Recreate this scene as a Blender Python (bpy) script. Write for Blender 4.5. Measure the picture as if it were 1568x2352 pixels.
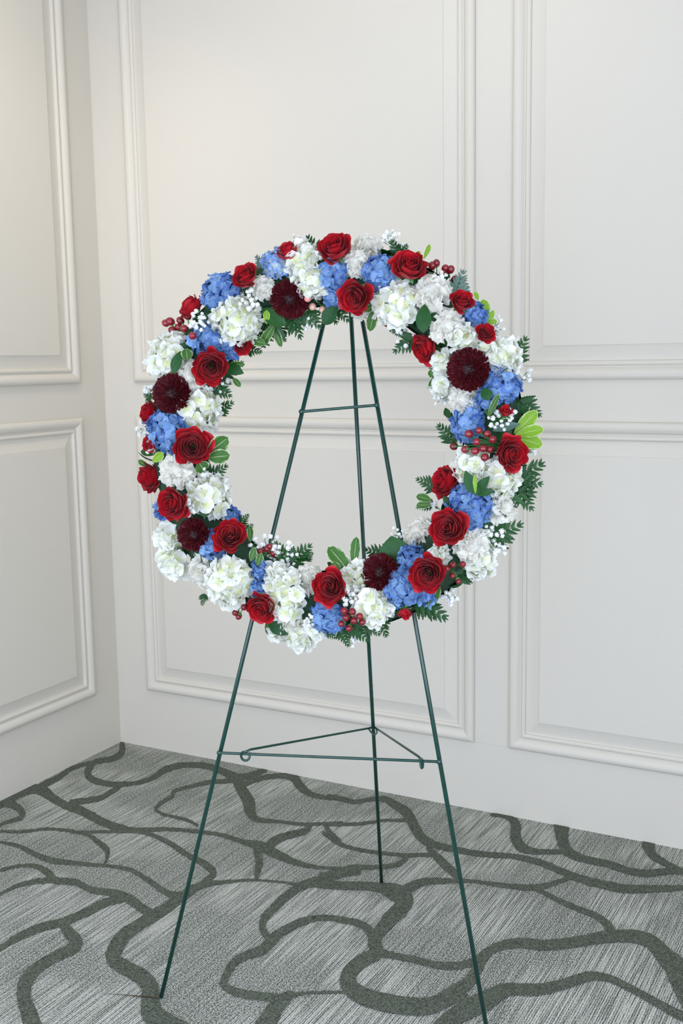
import bpy, math, random
import numpy as np
from mathutils import Vector, Matrix

for o in list(bpy.data.objects):
    bpy.data.objects.remove(o)
col = bpy.context.scene.collection
scene = bpy.context.scene
rng = random.Random(11)

# ------------------------------------------------------------------ camera
IW, IH = 1568.0, 2352.0
FPX = 2464.4
PITCH, YAW, ROLL = math.radians(8.0773), math.radians(-27.9692), math.radians(-0.914)
CAM = Vector((2.4539, -2.9006, 1.35))
fw = Vector((math.sin(YAW) * math.cos(PITCH), math.cos(YAW) * math.cos(PITCH), -math.sin(PITCH)))
rt0 = Vector((math.cos(YAW), -math.sin(YAW), 0))
up0 = rt0.cross(fw)
rt = math.cos(ROLL) * rt0 + math.sin(ROLL) * up0
up = -math.sin(ROLL) * rt0 + math.cos(ROLL) * up0
cd = bpy.data.cameras.new('camera')
cam = bpy.data.objects.new('camera', cd)
col.objects.link(cam)
cam.matrix_world = Matrix(((rt.x, up.x, -fw.x, CAM.x), (rt.y, up.y, -fw.y, CAM.y),
                           (rt.z, up.z, -fw.z, CAM.z), (0, 0, 0, 1)))
cd.sensor_fit = 'VERTICAL'
cd.sensor_height = 36.0
cd.lens = FPX / IH * 36.0
cd.clip_start = 0.05
scene.camera = cam

# ------------------------------------------------------------------ light and exposure
scene.view_settings.view_transform = 'Standard'
scene.view_settings.look = 'None'
scene.view_settings.gamma = 1.0
scene.view_settings.use_curve_mapping = False
scene.view_settings.exposure = 0.13
scene.cycles.max_bounces = 6
scene.cycles.diffuse_bounces = 4
scene.cycles.glossy_bounces = 2
scene.cycles.transmission_bounces = 3
scene.cycles.use_adaptive_sampling = True
scene.cycles.adaptive_threshold = 0.03
world = bpy.data.worlds.new('world')
scene.world = world
world.use_nodes = True
world.node_tree.nodes['Background'].inputs[0].default_value = (0.75, 0.86, 1.0, 1)
world.node_tree.nodes['Background'].inputs[1].default_value = 0.6
COOL = (0.70, 0.80, 1.0)
WARM = (1.0, 0.88, 0.72)
WINDOWS = [  # centre, facing (into the room), width, height, power
    (Vector((0.85, -3.46, 1.15)), Vector((0, 1, 0)), 1.5, 2.1, 45),
    (Vector((2.55, -3.46, 1.15)), Vector((0, 1, 0)), 1.2, 2.1, 35),
    (Vector((3.26, -2.45, 1.15)), Vector((-1, 0, 0)), 1.7, 2.1, 45),
]
for i, (c, d, w, h, pw) in enumerate(WINDOWS):
    ld = bpy.data.lights.new('window_daylight', 'AREA')
    ld.shape = 'RECTANGLE'; ld.size = w; ld.size_y = h; ld.energy = pw; ld.color = COOL
    lo = bpy.data.objects.new('window_daylight', ld)
    col.objects.link(lo)
    lo.location = c - d * 0.02
    lo.rotation_euler = d.to_track_quat('-Z', 'Z').to_euler()

# ------------------------------------------------------------------ pixel helpers (the photograph's frame)
def ray(px, py):
    d = fw + rt * ((px - IW / 2) / FPX) + up * ((IH / 2 - py) / FPX)
    return d.normalized()

def on_floor(px, py):
    d = ray(px, py)
    return CAM + d * (-CAM.z / d.z)

# ------------------------------------------------------------------ object helpers
def make_mesh(name, verts, faces, mats, smooth=True, midx=None, attr=None):
    me = bpy.data.meshes.new(name)
    me.from_pydata([tuple(v) for v in verts], [], faces)
    for m in mats:
        me.materials.append(m)
    if midx:
        me.polygons.foreach_set('material_index', midx)
    if smooth:
        me.polygons.foreach_set('use_smooth', [True] * len(me.polygons))
    if attr:
        for k, vals in attr.items():
            a = me.attributes.new(k, 'FLOAT', 'POINT')
            a.data.foreach_set('value', vals)
    me.update()
    return me

def obj(name, me, parent=None, M=None, label=None, kind=None):
    o = bpy.data.objects.new(name, me)
    col.objects.link(o)
    if parent:
        o.parent = parent
    if M is not None:
        o.matrix_basis = M
    if label:
        o['label'] = label
    if kind:
        o['kind'] = kind
    return o

def frame(origin, zdir, spin=0.0, scale=1.0, hint=None):
    z = Vector(zdir).normalized()
    h = Vector(hint) if hint is not None else (Vector((0, 1, 0)) if abs(z.y) < 0.9 else Vector((1, 0, 0)))
    x = h.cross(z).normalized()
    y = z.cross(x)
    R = Matrix((x, y, z)).transposed().to_4x4()
    s = scale if hasattr(scale, '__len__') else (scale, scale, scale)
    return Matrix.Translation(origin) @ R @ Matrix.Rotation(spin, 4, 'Z') @ Matrix.Diagonal((*s, 1))

class Geo:
    """collects vertices and faces for one mesh"""
    def __init__(self):
        self.v, self.f = [], []
    def grid(self, P, nu, nv, close=False):
        b = len(self.v)
        self.v += P
        for i in range(nv - 1):
            for j in range(nu - (0 if close else 1)):
                k = (j + 1) % nu
                self.f.append((b + i * nu + j, b + i * nu + k, b + (i + 1) * nu + k, b + (i + 1) * nu + j))
    def tube(self, path, r, n=8, cap=True):
        path = [Vector(p) for p in path]
        b = len(self.v)
        rs = r if hasattr(r, '__len__') else [r] * len(path)
        nrm = None
        for i, p in enumerate(path):
            t = (path[min(i + 1, len(path) - 1)] - path[max(i - 1, 0)]).normalized()
            if nrm is None:
                nrm = t.orthogonal().normalized()
            nrm = (nrm - t * nrm.dot(t)).normalized()
            bn = t.cross(nrm)
            for k in range(n):
                a = 2 * math.pi * k / n
                self.v.append(p + (nrm * math.cos(a) + bn * math.sin(a)) * rs[i])
        for i in range(len(path) - 1):
            for k in range(n):
                self.f.append((b + i * n + k, b + i * n + (k + 1) % n, b + (i + 1) * n + (k + 1) % n, b + (i + 1) * n + k))
        if cap:
            self.f.append(tuple(b + k for k in range(n))[::-1])
            e = b + (len(path) - 1) * n
            self.f.append(tuple(e + k for k in range(n)))
    def ball(self, c, r, nu=8, nv=6, sq=(1, 1, 1)):
        P = []
        c = Vector(c)
        for i in range(nv + 1):
            th = math.pi * i / nv
            for j in range(nu):
                a = 2 * math.pi * j / nu
                P.append(c + Vector((math.sin(th) * math.cos(a) * sq[0], math.sin(th) * math.sin(a) * sq[1], -math.cos(th) * sq[2])) * r)
        self.grid(P, nu, nv + 1, True)
    def box(self, lo, hi):
        b = len(self.v)
        for z in (lo[2], hi[2]):
            for y in (lo[1], hi[1]):
                for x in (lo[0], hi[0]):
                    self.v.append(Vector((x, y, z)))
        for q in ((0, 2, 3, 1), (4, 5, 7, 6), (0, 1, 5, 4), (2, 6, 7, 3), (0, 4, 6, 2), (1, 3, 7, 5)):
            self.f.append(tuple(b + i for i in q))
    def mesh(self, name, mats, smooth=True):
        return make_mesh(name, self.v, self.f, mats, smooth)

# ------------------------------------------------------------------ materials
def nodes_of(m):
    m.use_nodes = True
    nt = m.node_tree
    return nt, nt.nodes, nt.links

def mat(name, color, rough=0.5, noise=0.0, nscale=30.0, bump=0.0, bscale=200.0, spec=0.5, coat=0.0,
        metal=0.0, trans=0.0, tcol=None, sheen=0.0, base=None, edge=None, rand=None, rdark=0.0):
    """base/edge: colour at a petal's or leaf's foot / rim (attribute t / e); rand: second colour picked per piece"""
    m = bpy.data.materials.new(name)
    nt, N, L = nodes_of(m)
    p = N['Principled BSDF']
    p.inputs['Roughness'].default_value = rough
    p.inputs['Specular IOR Level'].default_value = spec
    p.inputs['Coat Weight'].default_value = coat
    p.inputs['Coat Roughness'].default_value = 0.15
    p.inputs['Metallic'].default_value = metal
    p.inputs['Sheen Weight'].default_value = sheen
    def rgb(c):
        n = N.new('ShaderNodeRGB'); n.outputs[0].default_value = (*c, 1); return n.outputs[0]
    def mix(f, a, b, mode='MIX'):
        n = N.new('ShaderNodeMix'); n.data_type = 'RGBA'; n.blend_type = mode
        if isinstance(f, (int, float)):
            n.inputs[0].default_value = f
        else:
            L.new(f, n.inputs[0])
        L.new(a, n.inputs[6]); L.new(b, n.inputs[7])
        return n.outputs[2]
    def ramp(x, a, b):
        n = N.new('ShaderNodeMapRange'); n.inputs[1].default_value = a; n.inputs[2].default_value = b
        L.new(x, n.inputs[0]); return n.outputs[0]
    tc = N.new('ShaderNodeTexCoord')
    c = rgb(color)
    if rand:
        oi = N.new('ShaderNodeObjectInfo')
        c = mix(oi.outputs['Random'], c, rgb(rand))
    nz = N.new('ShaderNodeTexNoise'); nz.inputs['Scale'].default_value = nscale; nz.inputs['Detail'].default_value = 3
    L.new(tc.outputs['Object'], nz.inputs['Vector'])
    if base:
        at = N.new('ShaderNodeAttribute'); at.attribute_name = 't'
        c = mix(ramp(at.outputs['Fac'], 0.55, 0.05), c, rgb(base))
    if edge:
        at = N.new('ShaderNodeAttribute'); at.attribute_name = 'e'
        ad = N.new('ShaderNodeMath'); ad.operation = 'MULTIPLY_ADD'
        ad.inputs[1].default_value = 0.9; L.new(nz.outputs['Fac'], ad.inputs[0]); L.new(at.outputs['Fac'], ad.inputs[2])
        c = mix(ramp(ad.outputs[0], 1.24, 1.52), c, rgb(edge))
        c = mix(ramp(at.outputs['Fac'], 0.07, 0.02), c, mix(0.5, c, rgb(edge)))
    if noise:
        c = mix(ramp(nz.outputs['Fac'], 0.35, 0.7), mix(1.0, c, rgb((1 - noise,) * 3), 'MULTIPLY'), c)
    L.new(c, p.inputs['Base Color'])
    if bump:
        b = N.new('ShaderNodeBump'); b.inputs['Strength'].default_value = bump; b.inputs['Distance'].default_value = 0.002
        n2 = N.new('ShaderNodeTexNoise'); n2.inputs['Scale'].default_value = bscale; n2.inputs['Detail'].default_value = 2
        L.new(tc.outputs['Object'], n2.inputs['Vector']); L.new(n2.outputs['Fac'], b.inputs['Height'])
        L.new(b.outputs['Normal'], p.inputs['Normal'])
    if trans:
        t = N.new('ShaderNodeBsdfTranslucent'); L.new(c, t.inputs['Color'])
        if tcol:
            t.inputs['Color'].default_value = (*tcol, 1)
        ms = N.new('ShaderNodeMixShader'); ms.inputs[0].default_value = trans
        L.new(p.outputs[0], ms.inputs[1]); L.new(t.outputs[0], ms.inputs[2])
        L.new(ms.outputs[0], N['Material Output'].inputs['Surface'])
    return m

M_WALL = mat('wall_paint', (0.615, 0.572, 0.495), 0.5, spec=0.3)
M_CEIL = mat('ceiling_paint', (0.82, 0.81, 0.79), 0.8)
M_FRAME = mat('window_frame_paint', (0.8, 0.79, 0.77), 0.4)
M_EASEL = mat('green_enamel', (0.002, 0.044, 0.032), 0.25, noise=0.25, nscale=60, spec=0.5, coat=0.3)
M_ROSE = mat('red_petal', (0.42, 0.003, 0.011), 0.5, noise=0.25, nscale=3.0, trans=0.15, sheen=0.06, spec=0.35, rand=(0.56, 0.007, 0.018))
M_CREAM = mat('white_petal', (0.91, 0.92, 0.84), 0.6, noise=0.03, nscale=4, trans=0.42, base=(0.80, 0.83, 0.46), rand=(0.94, 0.94, 0.90))
M_CARN = mat('carnation_petal', (0.93, 0.905, 0.81), 0.6, noise=0.02, nscale=4, trans=0.5, base=(0.92, 0.86, 0.66), rand=(0.94, 0.925, 0.86))
M_BLUE = mat('blue_petal', (0.065, 0.165, 0.50), 0.5, noise=0.22, nscale=3, trans=0.28, base=(0.24, 0.40, 0.62), rand=(0.26, 0.45, 0.76))
M_PALEBLUE = mat('pale_blue_petal', (0.17, 0.31, 0.68), 0.55, noise=0.15, nscale=3, trans=0.2, base=(0.55, 0.64, 0.50), rand=(0.42, 0.56, 0.74))
M_MUM = mat('burgundy_petal', (0.098, 0.008, 0.012), 0.40, noise=0.35, nscale=4, trans=0.04, spec=0.5, base=(0.025, 0.003, 0.003))  # dark base puts the shade deep between the petals into the colour
M_MUMC = mat('mum_heart', (0.02, 0.004, 0.004), 0.6)
M_BERRY = mat('berry_skin', (0.19, 0.008, 0.014), 0.22, noise=0.3, nscale=40, spec=0.6, rand=(0.28, 0.012, 0.02))
M_PINK = mat('pink_berry_skin', (0.75, 0.22, 0.20), 0.28, noise=0.2, nscale=30, rand=(0.80, 0.48, 0.36))
M_GYPS = mat('baby_breath_petal', (0.93, 0.93, 0.90), 0.7, trans=0.3)
M_FERN = mat('fern_green', (0.010, 0.062, 0.012), 0.42, noise=0.3, nscale=6, trans=0.12, spec=0.25, rand=(0.020, 0.095, 0.020))
M_GREYFERN = mat('grey_green', (0.09, 0.17, 0.13), 0.5, noise=0.2, nscale=6, trans=0.12)
M_LEAF = mat('dark_leaf', (0.008, 0.060, 0.012), 0.42, noise=0.25, nscale=5, trans=0.1, spec=0.22, rand=(0.016, 0.085, 0.016))
M_VAR = mat('variegated_leaf', (0.045, 0.140, 0.020), 0.45, noise=0.2, nscale=7, trans=0.2, spec=0.25, edge=(0.62, 0.66, 0.40))
M_LIME = mat('lime_leaf', (0.22, 0.42, 0.025), 0.45, noise=0.15, nscale=7, trans=0.3, spec=0.25, edge=(0.70, 0.76, 0.42))
M_STEM = mat('green_stem', (0.05, 0.16, 0.035), 0.5)
M_FOAM = mat('floral_foam', (0.012, 0.05, 0.02), 0.9, noise=0.5, nscale=60, bump=0.6, bscale=120)
M_TRAY = mat('green_tray', (0.01, 0.10, 0.05), 0.4)
M_CORE = mat('flower_core', (0.34, 0.38, 0.22), 0.8, noise=0.4, nscale=6)
M_CORE_BLUE = mat('flower_core_blue', (0.05, 0.10, 0.22), 0.8, noise=0.4, nscale=6)

def carpet_material():
    m = bpy.data.materials.new('carpet_loops')
    nt, N, L = nodes_of(m)
    p = N['Principled BSDF']
    p.inputs['Roughness'].default_value = 0.95
    p.inputs['Specular IOR Level'].default_value = 0.15
    geo = N.new('ShaderNodeTexCoord')
    d = ray(2170, 850); ang = math.atan2(d.y, d.x)
    mp = N.new('ShaderNodeMapping'); mp.vector_type = 'TEXTURE'
    mp.inputs['Rotation'].default_value = (0, 0, ang)
    L.new(geo.outputs['Object'], mp.inputs['Vector'])
    def scaled(sx, sy):
        q = N.new('ShaderNodeVectorMath'); q.operation = 'MULTIPLY'; q.inputs[1].default_value = (sx, sy, 1)
        L.new(mp.outputs['Vector'], q.inputs[0]); return q.outputs[0]
    def noise(vec, det=2.0, scale=1.0):
        n = N.new('ShaderNodeTexNoise'); n.inputs['Scale'].default_value = scale; n.inputs['Detail'].default_value = det
        L.new(vec, n.inputs['Vector']); return n.outputs['Fac']
    def rng_(x, a, b, c=0.0, e=1.0):
        n = N.new('ShaderNodeMapRange'); n.inputs[1].default_value = a; n.inputs[2].default_value = b
        n.inputs[3].default_value = c; n.inputs[4].default_value = e; L.new(x, n.inputs[0]); return n.outputs[0]
    def math_(op, a, b):
        n = N.new('ShaderNodeMath'); n.operation = op
        for i, x in enumerate((a, b)):
            if isinstance(x, (int, float)): n.inputs[i].default_value = x
            else: L.new(x, n.inputs[i])
        return n.outputs[0]
    stripe = noise(scaled(6, 200), 1.0)          # long strands along the rib
    rib = N.new('ShaderNodeTexWave'); rib.wave_type = 'BANDS'; rib.bands_direction = 'Y'
    rib.inputs['Scale'].default_value = 1.0
    L.new(scaled(1, 62), rib.inputs['Vector'])
    speck = noise(scaled(250, 380), 0.5)
    region = rng_(noise(geo.outputs['Object'], 1.5, 3.2), 0.47, 0.57)   # crisp ribbed fields vs heathered ones
    s1 = rng_(stripe, 0.38, 0.62)
    s2 = rng_(speck, 0.38, 0.62)
    s3 = rng_(rib.outputs['Fac'], 0.15, 0.85)
    sA = math_('ADD', math_('ADD', math_('MULTIPLY', s1, 0.36), math_('MULTIPLY', s3, 0.30)), math_('MULTIPLY', s2, 0.36))
    sB = math_('ADD', math_('ADD', math_('MULTIPLY', s1, 0.16), math_('MULTIPLY', s3, 0.12)), math_('MULTIPLY', s2, 0.52))
    mixv = N.new('ShaderNodeMix'); mixv.data_type = 'FLOAT'
    L.new(region, mixv.inputs[0]); L.new(sA, mixv.inputs[2]); L.new(sB, mixv.inputs[3])
    cr = N.new('ShaderNodeValToRGB')
    cr.color_ramp.elements[0].position = 0.15; cr.color_ramp.elements[0].color = (0.075, 0.087, 0.070, 1)
    cr.color_ramp.elements[1].position = 0.85; cr.color_ramp.elements[1].color = (0.64, 0.65, 0.58, 1)
    L.new(mixv.outputs[0], cr.inputs[0])
    L.new(cr.outputs[0], p.inputs['Base Color'])
    b = N.new('ShaderNodeBump'); b.inputs['Strength'].default_value = 0.6; b.inputs['Distance'].default_value = 0.003
    L.new(math_('ADD', rib.outputs['Fac'], speck), b.inputs['Height'])
    L.new(b.outputs['Normal'], p.inputs['Normal'])
    return m
M_CARPET = carpet_material()
M_CARPETLINE = mat('carpet_cut_pile', (0.165, 0.188, 0.145), 0.95, noise=0.75, nscale=300, bump=0.7, bscale=420, spec=0.1)

# ------------------------------------------------------------------ room shell
RX, RY, RZ = 3.3, -3.5, 3.0
g = Geo(); g.box((0, RY, -0.1), (RX, 0, 0))
floor = obj('floor', g.mesh('floor', [M_CARPET], False), kind='structure',
            label='grey ribbed carpet with dark green winding lines')
g = Geo(); g.box((-0.12, RY - 0.12, RZ), (RX + 0.12, 0.12, RZ + 0.1))
ceiling = obj('ceiling', g.mesh('ceiling', [M_CEIL], False), kind='structure', label='plain white ceiling above the panelled walls')
g = Geo(); g.box((-0.12, 0, -0.1), (RX + 0.12, 0.12, RZ))
wall_back = obj('wall_back', g.mesh('wall_back', [M_WALL], False), kind='structure',
                label='cream panelled wall behind the wreath')
g = Geo(); g.box((-0.12, RY, -0.1), (0, 0, RZ))
wall_left = obj('wall_left', g.mesh('wall_left', [M_WALL], False), kind='structure',
                label='cream panelled wall left of the corner')

def wall_with_holes(name, axis, pos, lo, hi, holes, label):
    """a wall slab with rectangular window openings; holes as (a0, a1, z0, z1)"""
    g = Geo()
    def slab(a0, a1, z0, z1):
        if a1 - a0 < 1e-6 or z1 - z0 < 1e-6: return
        if axis == 'y': g.box((a0, pos - 0.12, z0), (a1, pos, z1))
        else: g.box((pos, a0, z0), (pos + 0.12, a1, z1))
    a = lo
    for (a0, a1, z0, z1) in sorted(holes):
        slab(a, a0, -0.1, RZ); slab(a0, a1, -0.1, z0); slab(a0, a1, z1, RZ); a = a1
    slab(a, hi, -0.1, RZ)
    return obj(name, g.mesh(name, [M_WALL], False), kind='structure', label=label)
wall_with_holes('wall_rear', 'y', RY, 0, RX, [(0.1, 1.6, 0.1, 2.2), (1.95, 3.15, 0.1, 2.2)], 'plain cream wall behind the camera with two windows')
wall_with_holes('wall_right', 'x', RX, RY - 0.12, 0, [(-3.3, -1.6, 0.1, 2.2)], 'plain cream wall to the right with one window')
for i, (c, d, w, h, pw) in enumerate(WINDOWS):
    g = Geo()
    side = Vector((d.y, -d.x, 0))
    cc = c - d * 0.1
    def bar(a0, a1, z0, z1):
        p0 = cc + side * a0 - d * 0.02; p1 = cc + side * a1 + d * 0.02
        g.box((min(p0.x, p1.x), min(p0.y, p1.y), c.z + z0), (max(p0.x, p1.x), max(p0.y, p1.y), c.z + z1))
    bar(-w / 2, -w / 2 + .05, -h / 2, h / 2); bar(w / 2 - .05, w / 2, -h / 2, h / 2)
    bar(-w / 2, w / 2, -h / 2, -h / 2 + .05); bar(-w / 2, w / 2, h / 2 - .05, h / 2); bar(-.02, .02, -h / 2, h / 2)
    obj('window_%d' % (i + 1), g.mesh('window_frame', [M_FRAME], False), kind='structure', label='white framed window out of view')

# panels: profile as (distance in from the outer edge, height off the wall)
MOULD = [(0.0, 0.0), (0.0, 0.007), (0.003, 0.0115), (0.008, 0.0145), (0.014, 0.0155), (0.020, 0.0145), (0.026, 0.0115), (0.031, 0.007),
         (0.033, 0.0045), (0.036, 0.0045), (0.038, 0.0075), (0.0415, 0.0095), (0.046, 0.0095), (0.0495, 0.0070), (0.051, 0.0015)]
BEVEL = [(0.051, 0.0015), (0.056, 0.0012), (0.064, 0.0020), (0.074, 0.0038), (0.084, 0.0062), (0.092, 0.0086), (0.0925, 0.0102)]
def panel(wall, place, a0, a1, z0, z1, label):
    """place(a, z, h) -> point; a runs along the wall"""
    def ring(prof):
        out = []
        for (w, h) in prof:
            out.append([place(a0 + w, z0 + w, h), place(a1 - w, z0 + w, h), place(a1 - w, z1 - w, h), place(a0 + w, z1 - w, h)])
        return out
    R = ring(BEVEL)
    v = [p for r in R for p in r]; f = []
    for i in range(len(R) - 1):
        for k in range(4):
            f.append((i * 4 + k, i * 4 + (k + 1) % 4, (i + 1) * 4 + (k + 1) % 4, (i + 1) * 4 + k))
    b = (len(R) - 1) * 4
    f.append((b, b + 1, b + 2, b + 3))
    po = obj('wall_panel', make_mesh('wall_panel', v, f, [M_WALL], False), wall, label=label)
    R = ring(MOULD)
    for k in range(4):
        v, f = [], []
        for r in R:
            v += [r[k], r[(k + 1) % 4]]
        for i in range(len(R) - 1):
            f.append((2 * i, 2 * i + 1, 2 * i + 3, 2 * i + 2))
        obj('moulding', make_mesh('moulding', v, f, [M_WALL], False), po)
back = lambda a, z, h: Vector((a, -h, z))
left = lambda a, z, h: Vector((h, -a, z))
Z1, Z2, Z3, ZT = 1.2865, 1.1723, 0.2129, 2.72
names = ['panel beside the corner', 'panel right of the wreath', 'far panel']
for i, (a0, a1) in enumerate(((0.1344, 1.3514), (1.4602, 2.6772), (2.786, 3.20))):
    nm = 'beside the corner' if i == 0 else 'right of the wreath' if i == 1 else 'farther right'
    panel(wall_back, back, a0, a1, Z1, ZT, 'upper raised panel ' + nm)
    panel(wall_back, back, a0, a1, Z3, Z2, 'lower raised panel ' + nm)
for i, (a0, a1) in enumerate(((0.129, 1.346), (1.455, 2.672), (2.781, 3.40))):
    nm = 'beside the corner' if i == 0 else 'nearer the camera'
    panel(wall_left, left, a0, a1, Z1, ZT, 'upper raised panel on the left wall ' + nm)
    panel(wall_left, left, a0, a1, Z3, Z2, 'lower raised panel on the left wall ' + nm)

# recessed ceiling lamps
# adjustable ceiling spots turned to the walls: position, point aimed at, power
LAMPS = [((0.75, -1.45), (0.0, -0.85, 1.95), 36), ((1.25, -1.35), (1.05, 0.0, 2.2), 14), ((0.55, -0.75), (0.45, -0.15, 0.0), 12), ((2.4, -2.5), (2.2, -1.7, 0.0), 14)]  # third spot is an added light that warms the lower corner
for i, ((x, y), aim, pw) in enumerate(LAMPS):
    e = bpy.data.objects.new('ceiling_lamp', None); col.objects.link(e); e.location = (x, y, RZ)
    e['label'] = 'ceiling spot lamp ' + ('turned to the left wall', 'turned to the wall behind the wreath', 'added above the corner to warm the lower walls', 'nearest to the windows')[i]
    e['category'] = 'lamp'; e['group'] = 'ceiling spot lamps'
    d = (Vector(aim) - Vector((x, y, RZ - 0.07))).normalized()
    g = Geo()
    P = []
    for (r, z) in ((0.0, -0.001), (0.06, -0.001), (0.06, -0.012), (0.0, -0.012)):
        P += [Vector((r * math.cos(2 * math.pi * k / 24), r * math.sin(2 * math.pi * k / 24), z)) for k in range(24)]
    g.grid(P, 24, 4, True)
    obj('base', g.mesh('lamp_base', [M_FRAME]), e)
    g = Geo(); c = Vector((0, 0, -0.07))
    g.tube([Vector((0, 0, -0.01)), c], 0.008, 8)
    g.tube([c - d * 0.05, c - d * 0.045, c + d * 0.04, c + d * 0.045, c + d * 0.01], [0.02, 0.035, 0.04, 0.037, 0.03], 16)
    obj('head', g.mesh('lamp_head', [M_FRAME]), e)
    ld = bpy.data.lights.new('ceiling_lamp_light', 'SPOT'); ld.energy = pw; ld.color = WARM
    ld.spot_size = math.radians(95); ld.spot_blend = 1.0; ld.shadow_soft_size = 0.04
    lo = bpy.data.objects.new('ceiling_lamp_light', ld); col.objects.link(lo); lo.parent = e; lo.location = c + d * 0.06
    lo.rotation_euler = d.to_track_quat('-Z', 'Y').to_euler()

# ------------------------------------------------------------------ carpet lines (dark cut pile woven into the floor)
def smooth_path(P, k=6):
    out = []
    n = len(P)
    for i in range(n - 1):
        p0, p1, p2, p3 = (np.array(P[max(0, min(n - 1, j))], float) for j in (i - 1, i, i + 1, i + 2))
        for s in range(k):
            t = s / k
            out.append(0.5 * ((2 * p1) + (-p0 + p2) * t + (2 * p0 - 5 * p1 + 4 * p2 - p3) * t * t + (-p0 + 3 * p1 - 3 * p2 + p3) * t ** 3))
    out.append(np.array(P[-1], float))
    return out
# traced over the photograph at double size: (x, y, width); left half starts at (0,1680), right half at (784,1680)
LEFT_LINES = [
 [(-40,345,55),(0,330,52),(80,285,50),(150,265,45),(200,275,50),(240,305,40),(300,340,35),(360,360,40),(430,395,40),(490,425,35),(560,445,32),(620,455,25),(760,450,18),(900,460,18),(1020,478,20),(1120,510,25),(1200,530,45),(1290,575,40),(1380,610,25),(1480,628,15),(1568,630,15)],
 [(560,60,25),(560,95,30),(520,125,28),(440,140,25),(410,170,30),(405,205,30),(450,232,28),(540,245,25),(640,235,20),(710,210,25),(760,175,30),(850,155,25),(950,160,28),(1020,185,32),(1080,215,45),(1110,270,50),(1140,320,55),(1150,370,50),(1180,405,28),(1280,415,15),(1400,428,15),(1568,420,15)],
 [(1080,215,35),(1140,205,30),(1215,180,25)],
 [(1110,250,25),(1200,215,25),(1290,205,25),(1350,215,40),(1380,255,40),(1430,290,25),(1500,305,20),(1575,310,18)],
 [(560,245,20),(510,280,25),(450,310,25),(330,328,30)],
 [(190,250,30),(280,205,25),(330,170,20),(440,140,18)],
 [(-30,335,30),(50,335,35),(100,370,32),(90,400,22),(20,422,16),(-30,450,14)],
 [(-40,465,12),(0,460,12),(100,462,14),(200,450,14),(300,455,14),(400,475,18),(450,510,25),(490,545,28),(490,590,15),(480,605,10)],
 [(330,465,12),(480,462,14),(640,462,16),(740,495,22),(810,535,25),(870,575,25),(940,610,32),(980,655,32),(930,700,28)],
 [(-40,505,12),(0,510,12),(90,530,18),(170,570,25),(250,595,28),(380,610,18),(500,620,14),(590,635,18),(650,665,22),(710,705,25),(770,745,30),(830,760,45),(880,730,40),(940,705,30),(1060,690,15),(1200,685,10),(1360,702,12)],
 [(-40,650,15),(0,640,15),(80,620,15),(160,620,20),(220,650,35),(250,685,35),(350,695,30),(420,730,30),(530,745,35),(600,775,45),(660,820,40),(700,840,45)],
 [(-40,765,15),(0,750,15),(80,710,18),(170,690,25),(250,685,30)],
 [(830,760,45),(770,810,50),(700,850,55),(640,890,55),(570,940,65),(530,1000,70),(520,1050,65),(580,1090,70),(650,1130,75),(690,1180,80),(690,1240,85),(700,1300,100),(760,1350,110),(880,1420,115),(1010,1520,110),(1080,1650,100),(1060,1800,90)],
 [(-40,1025,25),(0,1000,25),(80,950,35),(180,905,40),(280,880,40),(380,840,40),(480,790,40),(560,770,35)],
 [(290,890,40),(320,930,55),(350,970,60),(330,1000,55),(250,1040,50),(170,1090,55),(120,1150,65),(110,1220,65),(130,1290,75),(150,1350,80),(210,1450,90),(330,1560,90),(400,1700,90)],
 [(905,432,12),(850,405,15),(760,385,12),(715,360,15),(740,330,18),(790,300,20),(800,275,15),(870,255,15),(960,235,20),(1060,228,22)],
 [(1425,430,22),(1400,460,30),(1320,480,35),(1260,505,40),(1230,535,45)],
 [(1180,545,35),(1190,600,35),(1180,660,25),(1180,685,10)],
 [(1490,428,15),(1515,465,20),(1560,505,18)],
 [(1640,645,35),(1568,655,36),(1480,685,45),(1400,705,40),(1340,740,40),(1270,800,40),(1210,870,35),(1210,920,30),(1240,955,35)],
 [(1590,872,30),(1568,866,28),(1480,858,28),(1390,875,35),(1310,915,40),(1255,955,48),(1205,1005,48),(1130,1032,40),(1080,1060,35),(1040,1120,35),(1030,1170,35),(1100,1205,40),(1200,1220,40),(1300,1225,35),(1400,1205,15),(1600,1200,12)],
 [(1330,1215,45),(1270,1270,70),(1220,1350,90),(1140,1470,90),(1080,1600,90)],
]
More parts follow.
